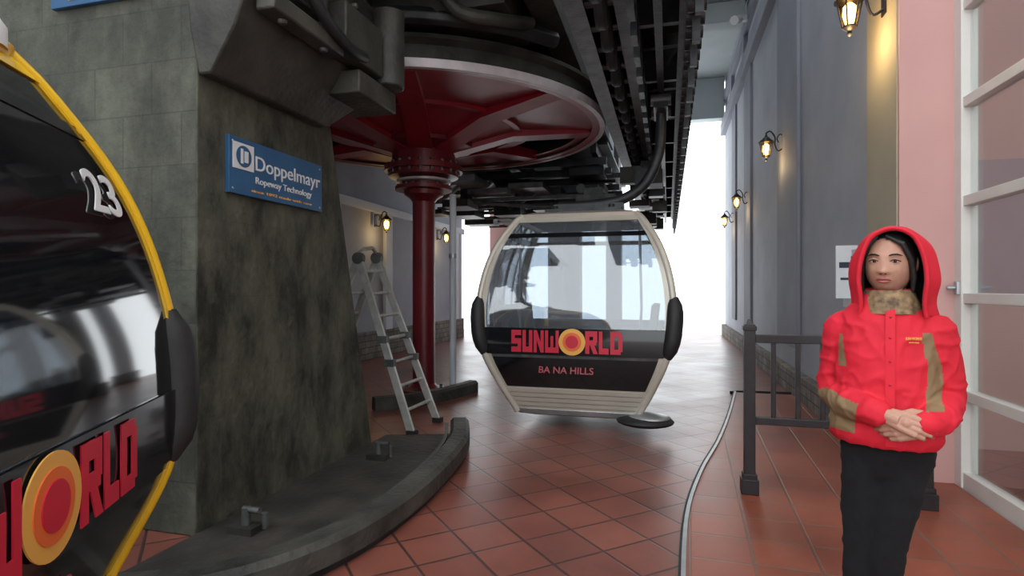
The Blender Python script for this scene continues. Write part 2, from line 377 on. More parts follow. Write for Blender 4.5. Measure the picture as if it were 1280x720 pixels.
# ------------------------------------------------------------------ concrete pillar + capital
def quadring(x0,x1,y0,y1,z): return [Vector((x0,y0,z)),Vector((x1,y0,z)),Vector((x1,y1,z)),Vector((x0,y1,z))]
b=B()
b.rings([quadring(-4.9,-2.56,2.66,4.62,0),quadring(-4.9,-2.56,2.66,3.95,2.72),quadring(-4.9,-2.56,2.66,3.95,3.7)],'concrete')
S_=[(2.655,4.63,0),(2.655,3.96,2.72),(2.655,3.96,3.7)]
b.rings([quadring(-2.56,-2.545,a,c_,z) for a,c_,z in S_],'concrete_shade')
b.obj('concrete_pillar',None,False,.008)
gp=[(-3.4,1.72),(-2.7,1.76),(-2.12,1.95),(-1.82,2.20),(-1.62,2.66),(-1.56,3.3),(-1.61,4.05),(-1.71,4.6),(-1.90,5.12)]
sp=smoothpath(gp)
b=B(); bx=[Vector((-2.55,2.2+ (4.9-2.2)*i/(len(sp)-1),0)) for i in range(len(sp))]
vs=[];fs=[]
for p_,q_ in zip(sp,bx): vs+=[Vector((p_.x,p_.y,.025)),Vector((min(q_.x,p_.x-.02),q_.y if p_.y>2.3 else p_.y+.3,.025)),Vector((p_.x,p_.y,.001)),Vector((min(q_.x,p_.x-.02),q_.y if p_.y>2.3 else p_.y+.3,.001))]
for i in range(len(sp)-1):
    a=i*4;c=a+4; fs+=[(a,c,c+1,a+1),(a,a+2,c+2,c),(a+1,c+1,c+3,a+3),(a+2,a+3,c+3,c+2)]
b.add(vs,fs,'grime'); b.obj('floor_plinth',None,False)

b=B()
b.rings([quadring(-2.544,-2.46,2.66,3.80,2.60),quadring(-2.544,-2.25,2.60,3.98,2.82),quadring(-2.544,-2.16,2.58,4.14,3.0),quadring(-2.544,-2.16,2.58,4.14,3.5),quadring(-2.544,-2.32,2.62,4.0,3.7)],'darkpaint')
b.box((-2.12,2.95,3.25),(.10,.5,.34),'darkpaint'); b.box((-2.10,3.6,3.12),(.14,.5,.34),'darkpaint'); b.cyl((-2.06,4.0,2.92),(-2.06,4.0,3.5),.12,'darkpaint')
b.tube(smoothpath([(-2.10,2.75,3.5),(-2.02,3.0,3.1),(-2.02,3.35,2.98),(-2.03,3.6,3.0)]),.04,'steel',10)
for i in range(5): b.cyl((-2.2,2.75+i*.3,3.4),(-2.12,2.75+i*.3,3.4),.025,'steel2',6)
b.box((-2.24,3.85,2.84),(.36,.56,.16),'darkpaint'); b.box((-2.1,3.0,2.96),(.12,.7,.1),'darkpaint')
for yy in (2.8,3.2): b.cyl((-2.1,yy,2.89),(-2.1,yy,3.0),.03,'steel2',6)
b.obj('pillar_bracket',None,True,.03)
b=B(); b.box((-3.4,3.12,3.82),(2.6,1.4,.22),'darkpaint'); b.box((-2.0,3.15,3.9),(.6,1.3,.4),'darkpaint'); b.obj('support_housing',None,True,.03)
Msign=Matrix(((0,0,1,-2.512),(1,0,0,0),(0,1,0,0),(0,0,0,1)))
def rope_sign(parent,mt,x0,x1,y0,y1):
    W=x1-x0;H=y1-y0
    text('Doppelmayr','lettering','lettwhite',x0+.24*W,x0+.97*W,y0+.42*H,y0+.76*H,mt,parent,.0)
    text('Ropeway Technology','lettering','lettwhite',x0+.24*W,x0+.86*W,y0+.22*H,y0+.38*H,mt,parent)
    text('since 1892 made with care','lettering','logoyel',x0+.20*W,x0+.86*W,y0+.09*H,y0+.14*H,mt,parent)
    q=B(); q.box((x0+.125*W,y0+.68*H,0),(.19*W,.46*H,.004),'lettwhite')
    q.lathe((x0+.125*W,y0+.68*H,.003),[(.19*H,0),(.19*H,.002),(.001,.002)],'signblue',32); q.box((x0+.105*W,y0+.68*H,.006),(.022*W,.26*H,.002),'lettwhite')
    q.box((x0+.145*W,y0+.68*H,.006),(.035*W,.2*H,.002),'lettwhite')
    o=q.obj('emblem',parent); o.data.transform(mt)
s=B(); s.box((-2.529,3.335,2.143),(.03,.95,.345),'signblue')
for yy in (2.89,3.78):
    for zz in (2.0,2.285): s.cyl((-2.52,yy,zz),(-2.510,yy,zz),.008,'galv',8)
sg=s.obj('company_sign',None,True,.003); rope_sign(sg,Msign,2.86,3.81,1.97,2.315)
s=B(); s.box((-3.24,2.64,3.26),(.70,.03,.36),'signblue'); sg=s.obj('company_sign',None,True,.003)
rope_sign(sg,Matrix(((1,0,0,0),(0,0,-1,2.622),(0,1,0,0),(0,0,0,1))),-3.59,-2.89,3.08,3.44)

b=B(); b.sweep(sp,.17,.05,.18,'rock',.03); b.sweep([(p.x,p.y) for p in sp],.10,0.0,.06,'steel')
b.sweep([(p.x-.13,p.y) for p in smoothpath(gp[3:])],.03,.03,.12,'steel2')
b.obj('cabin_guide_rail')
b=B()
for (x,y) in ((-2.3,2.75),(-2.25,4.2)):
    b.box((x,y,.045),(.16,.12,.04),'darkpaint'); b.cyl((x,y,.03),(x,y,.16),.026,'steel2'); b.cyl((x+.08,y+.05,.03),(x+.08,y+.05,.12),.02,'steel2')
    b.cyl((x-.02,y,.15),(x+.09,y,.15),.018,'steel2')
b.obj('guide_rail_brackets')
b=B(); b.sweep(smoothpath([(-3.25,5.95),(-2.95,6.25),(-2.72,6.7),(-2.55,7.4)]),.16,0,.15,'rock',.03)
b.obj('guide_rail_inner')

# ------------------------------------------------------------------ bullwheel
WC=Vector((-3.17,7.17,0))
b=B()
Rw=2.36; zw=3.5
b.lathe(WC,[(Rw-.12,zw-.02),(Rw+.02,zw-.03),(Rw+.05,zw+.0),(Rw+.05,zw+.035)],'red',96)
b.lathe(WC,[(Rw+.05,zw+.035),(Rw-.02,zw+.06),(Rw-.02,zw+.2),(Rw+.05,zw+.24),(Rw+.05,zw+.28),(Rw-.10,zw+.3),(Rw-.12,zw-.02)],'darkpaint',96)
b.lathe(WC,[(Rw-.02,zw-.036),(Rw+.045,zw-.038),(Rw+.06,zw+.01),(Rw+.062,zw+.04),(Rw+.055,zw+.04),(Rw+.04,zw-.01),(Rw-.02,zw-.03)],'rimgrey',96)
b.lathe(WC,[(.40,zw-.26),(1.25,zw+.0),(1.25,zw+.03),(.4,zw-.22)],'red',72)
b.lathe(WC,[(1.23,zw-.03),(1.31,zw-.03),(1.31,zw+.1),(1.23,zw+.1),(1.23,zw-.03)],'red',72)
for i in range(8):
    a=i*math.pi/4+.32; rot=Matrix.Rotation(a,3,'Z')
    q0,q1=.4,Rw-.1
    pts=[]
    for r_,w_,zb in ((q0,.30,zw-.32),(1.2,.28,zw-.08),(q1,.26,zw-.01)):
        pts.append([WC+rot@Vector((r_,-w_/2,zb)),WC+rot@Vector((r_,w_/2,zb)),WC+rot@Vector((r_,w_/2,zw+.12)),WC+rot@Vector((r_,-w_/2,zw+.12))])
    b.rings(pts,'red')
    a2=a; n_=9; ho=(i in (0,3))
    def arc(r_,z_): return [WC+Vector((r_*math.cos(a2+t),r_*math.sin(a2+t),z_)) for t in lin(.03,math.pi/4-.03,n_)]
    if ho: bands=((1.30,1.50),(2.12,Rw-.08))
    else: bands=((1.30,Rw-.08),)
    for ra,rb in bands:
        b.add(arc(ra,zw+.02)+arc(rb,zw+.02),[(j,j+1,n_+j+1,n_+j) for j in range(n_-1)],'red')
b.lathe(WC,[(.30,2.95),(.52,2.95),(.52,3.02),(.42,3.04),(.42,3.20),(.66,3.26),(.66,3.31),(.3,3.5)],'redd',48)
b.lathe(WC,[(.16,2.705),(.38,2.705),(.38,2.75),(.28,2.77),(.28,2.86),(.46,2.88),(.46,2.95),(.2,2.95)],'redd',48)
b.lathe(WC,[(.30,2.80),(.36,2.81),(.36,2.84),(.30,2.85)],'rimgrey',48)
for i in range(20):
    a=i*math.pi/10; c=WC+Vector((.46*math.cos(a),.46*math.sin(a),0)); b.cyl(c+Vector((0,0,2.91)),c+Vector((0,0,3.06)),.022,'steel2',6)
    c=WC+Vector((.34*math.cos(a),.34*math.sin(a),0)); b.cyl(c+Vector((0,0,2.71)),c+Vector((0,0,2.78)),.018,'steel2',6)
b.cyl(WC+Vector((0,0,2.71)),WC+Vector((0,0,3.85)),.14,'steel',20)
b.obj('bullwheel',ang=30)
b=B()
b.lathe(WC,[(.30,0),(.30,.05),(.2,.07),(.15,.12),(.15,2.55),(.19,2.6),(.26,2.64),(.26,2.70)],'redd',32)
for i in range(8):
    a=i*math.pi/4; c=WC+Vector((.25*math.cos(a),.25*math.sin(a),0)); b.cyl(c,c+Vector((0,0,.09)),.02,'steel2',6)
b.obj('bullwheel_column')
b=B(); c=WC+Vector((.37,.12,0)); b.cyl(c,c+Vector((0,0,2.66)),.045,'white',20); b.cyl(c,c+Vector((0,0,.06)),.07,'white',20); b.cyl(c+Vector((.0,0,1.8)),c+Vector((.0,0,1.86)),.055,'galv',20)
b.obj('service_pipe')

# ------------------------------------------------------------------ overhead drive machinery
b=B()
b.box((-3.2,7.45,4.45),(4.3,6.9,.12),'steel')
for x in lin(-5.2,-1.12,6): b.box((x,7.45,4.2),(.12,6.9,.44),'darkpaint'); b.box((x,7.45,3.99),(.26,6.9,.03),'darkpaint')
for y in lin(4.1,10.8,8): b.box((-3.15,y,4.22),(4.1,.14,.36),'darkpaint')
b.box((-2.0,5.2,4.05),(1.3,.9,.4),'darkpaint'); b.box((-3.3,5.5,4.0),(1.0,.7,.3),'darkpaint')
b.tube([WC+Vector((2.62*math.cos(a),2.62*math.sin(a),3.84)) for a in lin(-R(75),-R(37),18)],.08,'steel',8)
b.tube(smoothpath([(-1.9,4.6,4.0),(-1.75,4.7,3.80),(-1.45,4.9,3.78),(-1.25,5.3,3.9)]),.06,'darkpaint',10)
for x,y in ((-5.2,4.1),(-1.12,4.1),(-5.2,10.7),(-1.12,10.7)): b.box((x,y,6.0),(.12,.12,3.0),'steel')
b.obj('drive_machinery_deck',None,True,.008)
b=B()
for x,z,w_,h in ((-.66,3.68,.11,.48),(-.30,3.64,.12,.34),(.15,3.62,.10,.30),(.15,3.30,.05,.06)):
    b.box((x,10.4,z),(w_,15.0,h),'steel'); b.box((x,10.4,z-h/2),(w_*1.35,15.0,.025),'steel2')
b.box((-.26,10.4,3.93),(.84,15.0,.03),'steel')
y=3.0
while y<17.8:
    b.box((-.26,y,3.86),(.84,.09,.12),'steel')
    b.lathe((-.47,y,3.50),[(.09,-.05),(.17,-.045),(.19,-.02),(.19,.02),(.17,.045),(.09,.05),(.09,-.05)],'rubber',24,M4=Matrix.Rotation(R(90),3,'Y'))
    b.cyl((-.62,y,3.50),(-.34,y,3.50),.03,'steel2',8)
    b.box((-.24,y+.1,3.36),(.05,.2,.26),'steel')
    b.cyl((.12,y+.05,3.24),(.24,y+.05,3.24),.06,'steel',12); b.cyl((.12,y+.25,3.24),(.24,y+.25,3.24),.06,'steel',12)
    b.box((.22,y+.15,3.46),(.03,.34,.34),'steel')
    b.box((.18,y+.15,3.12),(.05,.05,.2),'steel')
    y+=.42
b.box((-.07,10.4,3.42),(.06,15.0,.12),'steel')
for yy in lin(3.4,17.5,12): b.box((-.07,yy,3.62),(.35,.06,.30),'steel')
for i in range(26):
    b.box((random.uniform(-.55,-.15),random.uniform(7.8,16.5),random.uniform(2.95,3.3)),(random.uniform(.1,.4),random.uniform(.15,.5),random.uniform(.08,.3)),random.choice(['steel','darkpaint','steel2']))
for y in (3.7,8.3,11.9,16.8):
    for x in (-.66,.15): b.box((x,y,5.7),(.1,.12,3.75),'steel')
b.obj('conveyor_track',None,True)
b=B()
for i in range(64):
    x=random.uniform(-4.6,-1.15); y=random.uniform(9.9,13.8); z=random.uniform(2.85,3.65)
    sx,sy,sz=random.uniform(.3,1.0),random.uniform(.2,.9),random.uniform(.08,.30)
    b.box((x,y,z),(sx,sy,sz),random.choice(['steel','steel2','darkpaint','steel','darkpaint','galv' if i%3==0 else 'steel']))
for i in range(12):
    x=random.uniform(-4.2,-1.4); y=random.uniform(9.9,11.5); z=random.uniform(2.9,3.2)
    b.cyl((x,y,z),(x+random.choice([.35,0]),y+.1,z+random.choice([0,.3])),random.uniform(.05,.12),random.choice(['steel2','darkpaint','galv']),14)
for x in (-4.5,-3.6,-2.7,-1.9,-1.2): b.box((x,11.9,3.75),(.1,4.6,.2),'steel')
b.box((-2.8,12.2,3.9),(3.6,4.4,.05),'steel')
for y in lin(9.8,14.2,6): b.box((-2.8,y,3.55),(3.6,.09,.12),'steel'); b.box((-2.8,y+.3,3.02),(3.5,.05,.07),'steel2')
for x,y in ((-4.5,11.5),(-4.5,14.1),(-1.2,14.1)): b.box((x,y,5.7),(.12,.12,3.75),'steel')
b.tube([(-3.6,10.0,3.0),(-2.2,10.1,2.85),(-1.4,10.3,2.85),(-1.2,10.4,3.2)],.04,'steel2',8)
b.obj('drive_machinery_beams',None,True,.006)

# ------------------------------------------------------------------ gondola cabins
FA=herm([(.18,.60),(.45,.74),(.8,.88),(1.15,.93),(1.5,.895),(1.8,.80),(2.05,.655),(2.13,.58)])
FB=herm([(.18,.60),(.45,.72),(.75,.84),(1.03,.85),(1.4,.80),(1.75,.70),(2.05,.54),(2.13,.48)])
def rrect(a,bb,rad,z,n=6):
    out=[]
    for cx,cy,a0 in ((a-rad,bb-rad,0),(-a+rad,bb-rad,90),(-a+rad,-bb+rad,180),(a-rad,-bb+rad,270)):
        for i in range(n+1):
            t=R(a0+90*i/n); out.append(Vector((cx+rad*math.cos(t),cy+rad*math.sin(t),z)))
    return out
def gondola(loc,rz,frame,glass,lower,number,numfront):
    G=empty('gondola_cabin',loc,rz)
    SIDES=[((0,1,0),lambda s,z,o:Vector((s*FA(z),-FB(z)-o,z))),((0,-1,0),lambda s,z,o:Vector((-s*FA(z),FB(z)+o,z))),
           ((-1,0,0),lambda s,z,o:Vector((FA(z)+o,s*FB(z),z))),((1,0,0),lambda s,z,o:Vector((-FA(z)-o,-s*FB(z),z)))]
    fr=B(); gl=B(); bl=B(); dark=frame=='yellow'
    e=.95 if dark else .91
    for idx,(inn,fn) in enumerate(SIDES):
        inn=Vector(inn)
        def P(bb,s0,s1,z0,z1,o,th,k,nz=None):
            bb.slab(lambda u,v:fn(u,v,o),lin(s0,s1,5),lin(z0,z1,nz or max(2,int((z1-z0)/.06)+2)),th,inn,k)
        P(fr,-1,-e,.18,2.13,.004,.05,frame,30); P(fr,e,1,.18,2.13,.004,.05,frame,30)
        P(fr,-e,e,2.06,2.13,.004,.05,frame)
        P(fr,-e,e,.18,.225,.004,.04,'blackgloss' if dark else frame)
        for i in range(4): P(fr,-e,e,.235+.048*i,.273+.048*i,.006,.04,'blackgloss' if dark else frame,2)
        P(bl,-e,e,.20,.43,-.012,.03,frame if not dark else 'blackgloss')
        P(gl,-e,e,.435,.735,-.004,.012,lower)
        P(bl,-e,e,.735,.765,.0,.03,'blackgloss' if dark else 'steel2')
        P(bl,-1.0,1.0,.765,1.02,.008,.03,'blackgloss')
        P(gl,-e,e,1.02,1.90,-.004,.012,glass)
        P(bl,-e,e,1.90,1.945,.0,.03,'blackgloss')
        P(gl,-e,e,1.945,2.06,-.004,.012,glass)
        if idx>=2:
            P(bl,-.03,.03,.3,2.06,.012,.04,'rubber',24)
            for q in (-.45,.45): P(fr,q-.02,q+.02,.30,2.06,.006,.03,frame,24)
    for sx in (-1,1):
        for sy in (-1,1):
            fr.tube([Vector((sx*(FA(z)-.010),sy*(FB(z)-.010),z)) for z in lin(.17,2.13,36)],.026 if dark else .034,frame,10)
    fr.rings([rrect(.60,.50,.08,2.11),rrect(.61,.51,.1,2.145),rrect(.52,.42,.1,2.175),rrect(.25,.2,.08,2.19)],frame)
    fr.rings([rrect(.50,.50,.08,.12),rrect(.60,.60,.08,.15),rrect(.62,.62,.08,.20),rrect(.61,.61,.08,.215)],'galv' if not dark else 'blackgloss')
    fr.obj('frame',G); gl.obj('windows',G); bl.obj('panels',G)
    bp=B()
    for sx in (-1,1):
        for sy in (-1,1):
            zs=lin(.75,1.32,9)
            rr_=[.035,.066,.075,.077,.077,.077,.075,.066,.035]
            rg=[]
            for z,r_ in zip(zs,rr_):
                cx=sx*(FA(z)-.0); cy=sy*(FB(z)-.02)
                rg.append([Vector((cx+r_*math.cos(2*math.pi*j/16),cy+r_*1.15*math.sin(2*math.pi*j/16),z)) for j in range(16)])
            bp.rings(rg,'rubber')
    bp.obj('bumpers',G)
    st=B()
    for sx in (-1,1):
        st.box((sx*.5,0,.52),(.42,1.15,.08),'seat'); st.box((sx*.72,0,.92),(.07,1.15,.62),'seat',Matrix.Rotation(R(sx*6),3,'Y'))
        for yy in (-.5,.5): st.box((sx*.5,yy,.36),(.3,.05,.28),'galv')
        st.tube([(sx*.60,-.40,2.05),(sx*.62,-.42,1.2),(sx*.58,-.42,.55)],.014,'galv',8)
    st.box((0,0,2.07),(1.0,.8,.04),'seat')
    st.obj('seats',G,True,.02)
    h=B()
    h.box((0,0,2.215),(.80,.34,.05),'steel')
    for sx in (-1,1):
        for sy in (-1,1): h.cyl((sx*.30,sy*.1,2.18),(sx*.30,sy*.1,2.28),.035,'rubber',12)
    h.box((.05,0,2.27),(.74,.22,.05),'steel')
    h.tube(smoothpath([(-.28,0,2.28),(.05,0,2.29),(.40,0,2.34),(.64,0,2.50),(.77,0,2.78),(.80,0,3.05),(.80,0,3.28)]),.055,'steel',14)
    h.box((.80,0,3.27),(.14,.5,.12),'steel'); h.cyl((.70,-.2,3.3),(.90,-.2,3.3),.06,'steel2'); h.cyl((.70,.2,3.3),(.90,.2,3.3),.06,'steel2')
    if dark: h.lathe((.46,-.42,2.12),[(.10,0),(.10,.06),(.08,.09),(.05,.13),(.001,.135)],'lettwhite',20)
    h.obj('hanger',G)
    sb=B(); sb.ell((.66,-.60,.14),(.27,.22,.055),'rubber'); sb.ell((.70,-.60,.175),(.20,.16,.04),'galv'); sb.box((.5,-.5,.17),(.2,.2,.08),'steel'); sb.obj('step_bumper',G)
    for back in (0,1):
        base=Matrix.Rotation(R(180)*back,4,'Z')@Matrix.Translation((0,-.868,0))@Matrix.Rotation(R(90),4,'X')
        letters('SUNW','logo_text','logored',-.58,-.12,.79,1.0,base,G)
        letters('RLD','logo_text','logored',.13,.47,.79,1.0,base,G)
        q=B()
        for r_,k,o in ((.125,'logoyel',.0),(.088,'logoor',.003),(.06,'logored',.006)):
            q.lathe((0.005,.895,o),[(r_,-.002),(r_,.002),(.001,.002)],k,40)
        so=q.obj('logo_sun',G); so.data.transform(base)
        b2=Matrix.Rotation(R(180)*back,4,'Z')@Matrix.Translation((0,-.824,.62))@Matrix.Rotation(R(90-19),4,'X')
        text('BA NA HILLS','logo_text','logodark',-.32,.20,-.03,.035,b2,G,.01)
    z=1.70; al=math.atan(-(FB(z+.05)-FB(z-.05))/.1)
    if numfront:
        mt=Matrix.Translation((0,-FB(z)-.007,z))@Matrix.Rotation(R(90)-al,4,'X')
        text(number,'cabin_number','lettwhite',.49,.70,-.065,.08,mt,G,.015)
    else:
        mt=Matrix.Rotation(R(180),4,'Z')@Matrix.Translation((0,-FB(z)-.012,z))@Matrix.Rotation(R(90)-al,4,'X')
        text(number,'cabin_number','ink',.30,.54,-.09,.07,mt,G,.03)
    return G
gondola((-.87,6.2,0),R(0),'cream','glass','tint2','44',False)
gondola((-2.14,.60,0),R(118),'yellow','tint','blackgloss','23',True)
b=B(); b.sweep(smoothpath([(-3.3,-2.5),(-2.9,-.8),(-2.52,1.3),(-2.3,2.35)]),.07,3.35,3.48,'steel')
b.sweep(smoothpath([(-3.5,-2.5),(-3.1,-.8),(-2.72,1.3),(-2.5,2.35)]),.12,3.55,3.8,'steel')
for q in ((-3.4,-2.3),(-2.85,.2),(-2.62,1.3)): b.box((q[0]+.0,q[1],3.5),(.3,.08,.12),'steel')
b.obj('cabin_hanger_rail')

# ------------------------------------------------------------------ ladder
b=B()
tn,tf=Vector((-3.02,5.22,1.70)),Vector((-3.0,5.56,1.72)); bn,bf=Vector((-2.34,5.02,.0)),Vector((-2.32,5.60,.0))
rn,rf=Vector((-3.75,5.05,0)),Vector((-3.75,5.7,0))
def rail(b,a,c,w=.035,t=.07):
    d=(c-a); L=d.length; z=d.normalized(); y=Vector((0,1,0)); x=y.cross(z).normalized(); y=z.cross(x)
    rot=Matrix((x,y,z)).transposed(); b.box((a+c)/2,(t,w,L),'alu',rot)
for a,c in ((bn,tn),(bf,tf),(rn,tn),(rf,tf)): rail(b,a,c)
for (p,q,P_,Q_) in ((bn,bf,tn,tf),(rn,rf,tn,tf)):
    for i in range(1,8):
        t=i/7.6; b.cyl(p.lerp(P_,t),q.lerp(Q_,t),.017,'alu',10)
        if i in(3,4): 
            for u,U in((p,P_),(q,Q_)): b.box(u.lerp(U,t),(.1,.06,.07),'steel2')
for p in (bn,bf,rn,rf): b.box(p+Vector((0,0,.025)),(.1,.06,.05),'rubber')
for t in (tn,tf): b.lathe(t+Vector((0,0,0)),[(.001,-.03),(.06,-.03),(.06,.03),(.001,.03)],'steel2',20,M4=Matrix.Rotation(R(90),3,'X'))
b.tube([tn+Vector((0,0,.05)),tn+Vector((0,.1,.1)),tf+Vector((0,-.1,.1)),tf+Vector((0,0,.05))],.02,'alu',8)
b.obj('folding_ladder')

# ------------------------------------------------------------------ fence
b=B(); y=4.17
for x in (.53,1.56):
    b.box((x,y,.59),(.07,.07,1.13),'blackiron'); b.box((x,y,.07),(.11,.11,.10),'blackiron'); b.box((x,y,.13),(.09,.09,.05),'blackiron')
    b.box((x,y,1.13),(.085,.085,.03),'blackiron'); b.box((x,y,1.165),(.06,.06,.05),'blackiron',taper=.3)
b.box((1.05,y,1.06),(1.0,.045,.055),'blackiron'); b.box((1.05,y,.51),(1.0,.045,.05),'blackiron')
for x in lin(.68,1.42,6): b.box((x,y,.785),(.030,.030,.54),'blackiron')
b.obj('iron_railing',None,True,.004)

b=B(); b.box((1.545,5.62,1.48),(.02,.42,.50),'paper'); b.box((1.533,5.62,1.66),(.004,.34,.03),'ink'); b.box((1.533,5.62,1.6),(.004,.28,.02),'ink')
b.box((1.565,5.62,1.48),(.03,.3,.3),'galv'); b.box((1.60,5.62,1.48),(.08,.12,.12),'galv')
# face of the board turned to the platform
b.box((1.50,5.60,1.54),(.17,.02,.46),'paper'); b.box((1.50,5.588,1.60),(.12,.004,.05),'ink'); b.box((1.50,5.588,1.48),(.10,.004,.02),'ink')
so=b.obj('notice_board',None,False)

# ------------------------------------------------------------------ lanterns
def lantern(x,y,z,wd,power):
    L=empty('wall_lantern',(x,y,z),0)
    q=B(); d=wd
    def X(v): return v*d
    wx=X(.24)
    q.box((wx,0,.10),(.02,.09,.26),'blackiron')
    q.tube(smoothpath([(wx,0,.02),(X(.16),0,-.02),(X(.12),0,.08),(X(.12),0,.18),(X(.06),0,.27),(0,0,.25)]),.011,'blackiron',8)
    q.tube(smoothpath([(wx,0,.18),(X(.19),0,.22),(X(.15),0,.16),(X(.17),0,.10)]),.008,'blackiron',8)
    q.lathe((0,0,0),[(.001,.26),(.012,.25),(.012,.22),(.022,.21),(.02,.19),(.045,.18),(.05,.165),(.105,.12),(.11,.105),(.085,.10),(.001,.10)],'blackiron',12)
    q.lathe((0,0,0),[(.001,-.17),(.012,-.165),(.02,-.15),(.012,-.13),(.03,-.12),(.052,-.10),(.052,-.09),(.001,-.09)],'blackiron',12)
    for i in range(6):
        a=i*math.pi/3; q.cyl((.05*math.cos(a),.05*math.sin(a),-.10),(.09*math.cos(a),.09*math.sin(a),.105),.006,'blackiron',6)
    q.obj('lantern_body',L)
    q=B(); q.lathe((0,0,0),[(.048,-.09),(.086,.10)],'lglass',6); q.obj('lantern_glass',L)
    q=B(); q.lathe((0,0,0),[(.001,-.08),(.028,-.07),(.05,.0),(.045,.06),(.02,.09),(.001,.095)],'bulb',16); q.obj('bulb',L)
    l=bpy.data.lights.new('lantern_light','POINT'); l.energy=power; l.color=(1,.68,.3); l.shadow_soft_size=.06
    lo=bpy.data.objects.new('lantern_light',l); lo.location=(0,0,-.24); lo.parent=L; COL.objects.link(lo)
lantern(1.36,5.0,3.52,1,8)
lantern(1.40,9.2,3.44,1,4)
lantern(1.40,13.0,3.2,1,3)
lantern(1.40,15.7,3.1,1,2.5)
lantern(-5.4,10.4,2.65,-1,3)
lantern(-5.4,13.6,2.65,-1,3)

# ------------------------------------------------------------------ person
PP=empty('woman',(.765,2.36,.02),R(-20))
def remeshed(b,name,vox,smooth_it=6,wr=0,parent=PP,sc=(9,9,5)):
    o=b.obj('tmp',None,False,fixn=True)
    r=o.modifiers.new('r','REMESH'); r.mode='VOXEL'; r.voxel_size=vox
    s_=o.modifiers.new('s','SMOOTH'); s_.factor=.5; s_.iterations=smooth_it
    me=eval_mesh(o,name); bpy.data.objects.remove(o)
    if wr:
        ns=[v.normal.copy() for v in me.vertices]
        for v,nn in zip(me.vertices,ns):
            p=v.co; n=noise.noise(Vector((p.x*sc[0],p.y*sc[1],p.z*sc[2]+3)))
            n2=1-abs(noise.noise(Vector((p.x*8+p.z*7,p.y*8,p.z*12-p.x*7))))*4
            n3=1-abs(noise.noise(Vector((p.x*14-p.z*9,p.y*14+4,p.z*10+p.x*12))))*4.5
            v.co+=nn*(n*wr*.8+max(0,n2)*wr*.7+max(0,n3)*wr*.4)
    me.polygons.foreach_set('use_smooth',[True]*len(me.polygons))
    n=bpy.data.objects.new(name,me); COL.objects.link(n); n.parent=parent; return n
def ering(cx,cy,a,bb,z,n=28): return [Vector((cx+a*math.cos(2*math.pi*j/n),cy+bb*math.sin(2*math.pi*j/n),z)) for j in range(n)]
def limb(b,pts,rs,k,sub=5):
    P=[Vector(p) for p in pts]
    q=[];r=[]
    for i in range(len(P)-1):
        for j in range(sub):
            t=j/sub; q.append(P[i].lerp(P[i+1],t)); r.append(rs[i]+(rs[i+1]-rs[i])*t)
    q.append(P[-1]); r.append(rs[-1])
    for _ in range(2):
        q=[q[0]]+[(q[i-1]+q[i]*2+q[i+1])/4 for i in range(1,len(q)-1)]+[q[-1]]
    b.tube(q,r,k,18)
    b.ell(q[0],(rs[0],)*3,k,16,10); b.ell(q[-1],(rs[-1]*.98,)*3,k,16,10)
b=B()
b.rings([ering(0,.01,.09,.075,.70),ering(-.005,.01,.135,.10,.78),ering(0,.01,.150,.105,.88),ering(0,.01,.145,.10,.94)],'blackcloth')
limb(b,[(-.070,.01,.80),(-.086,-.01,.45),(-.105,.03,.10)],[.080,.055,.044],'blackcloth')
limb(b,[(.064,.01,.80),(-.002,-.035,.45),(-.022,.01,.10)],[.080,.055,.044],'blackcloth')
o=remeshed(b,'trousers',.011,4,.006); o.data.materials.clear(); o.data.materials.append(M['blackcloth'])
for x,y_,rz in ((-.105,.02,-12),(-.02,.0,14)):
    b=B(); 
    prof=[(.10,.030,.05),(.08,.036,.09),(.02,.036,.10),(-.04,.040,.07),(-.09,.042,.05),(-.13,.034,.04),(-.15,.015,.03)]
    rg=[]
    for yy,w_,h in prof:
        rg.append([Vector((w_*math.cos(2*math.pi*j/14),yy,max(0.0,h/2+h/2*math.sin(2*math.pi*j/14)))) for j in range(14)])
    b.rings(rg,'blackcloth'); o=b.obj('shoe',PP); o.location=(x,y_,0.0); o.rotation_euler=(0,0,R(rz))
b=B()
TB=[(.825,.118),(.85,.132),(.95,.134),(1.06,.130),(1.17,.126),(1.25,.112),(1.305,.095),(1.34,.085)]
TA=[(.825,.160),(.85,.176),(.95,.172),(1.06,.164),(1.17,.164),(1.235,.156),(1.29,.128),(1.325,.095)]
fa,fb=herm(TA),herm(TB)
b.rings([ering(-.008,.0,fa(z),fb(z),z) for z in lin(.825,1.325,22)]+[ering(0,.005,.075,.075,1.37)],'jacket')
limb(b,[(-.128,.01,1.215),(-.176,.045,.990),(-.105,-.105,.965),(-.02,-.170,.955)],[.074,.062,.054,.042],'jacket')
limb(b,[(.126,.01,1.215),(.172,.045,.985),(.150,-.09,.950),(.115,-.165,.938)],[.074,.060,.052,.042],'jacket')
J=remeshed(b,'jacket',.0072,4,.0085)
me=J.data; me.materials.clear(); me.materials.append(M['jacket']); me.materials.append(M['khaki'])
for p in me.polygons:
    x,y_,z=p.center; k=0
    wv=.006*math.sin(z*30)
    if 0.106+wv+(1.25-z)*.04<x<.134+(1.25-z)*.12+wv and .98<z<1.225 and y_<.05: k=1
    if -.148<x<-.128+wv and 1.10<z<1.215 and y_<.05: k=1
    if x<-.085-wv and .87<z<1.01-abs(x+.18)*.3 and y_<.12: k=1
    p.material_index=k
b=B()
def front(x,z):
    a=fa(z); return -fb(z)*math.sqrt(max(.05,1-(x/a)**2))
b.slab(lambda u,v:Vector((u+.012,front(u,v)-.011,v)),lin(-.014,.014,3),lin(.84,1.31,14),.012,Vector((0,1,0)),'jacket')
for z in (.87,1.05,1.13,1.21,1.28): b.ell((.012,front(.01,z)-.012,z),(.004,.003,.004),'logodark',10,6)
b.obj('jacket_placket',PP)
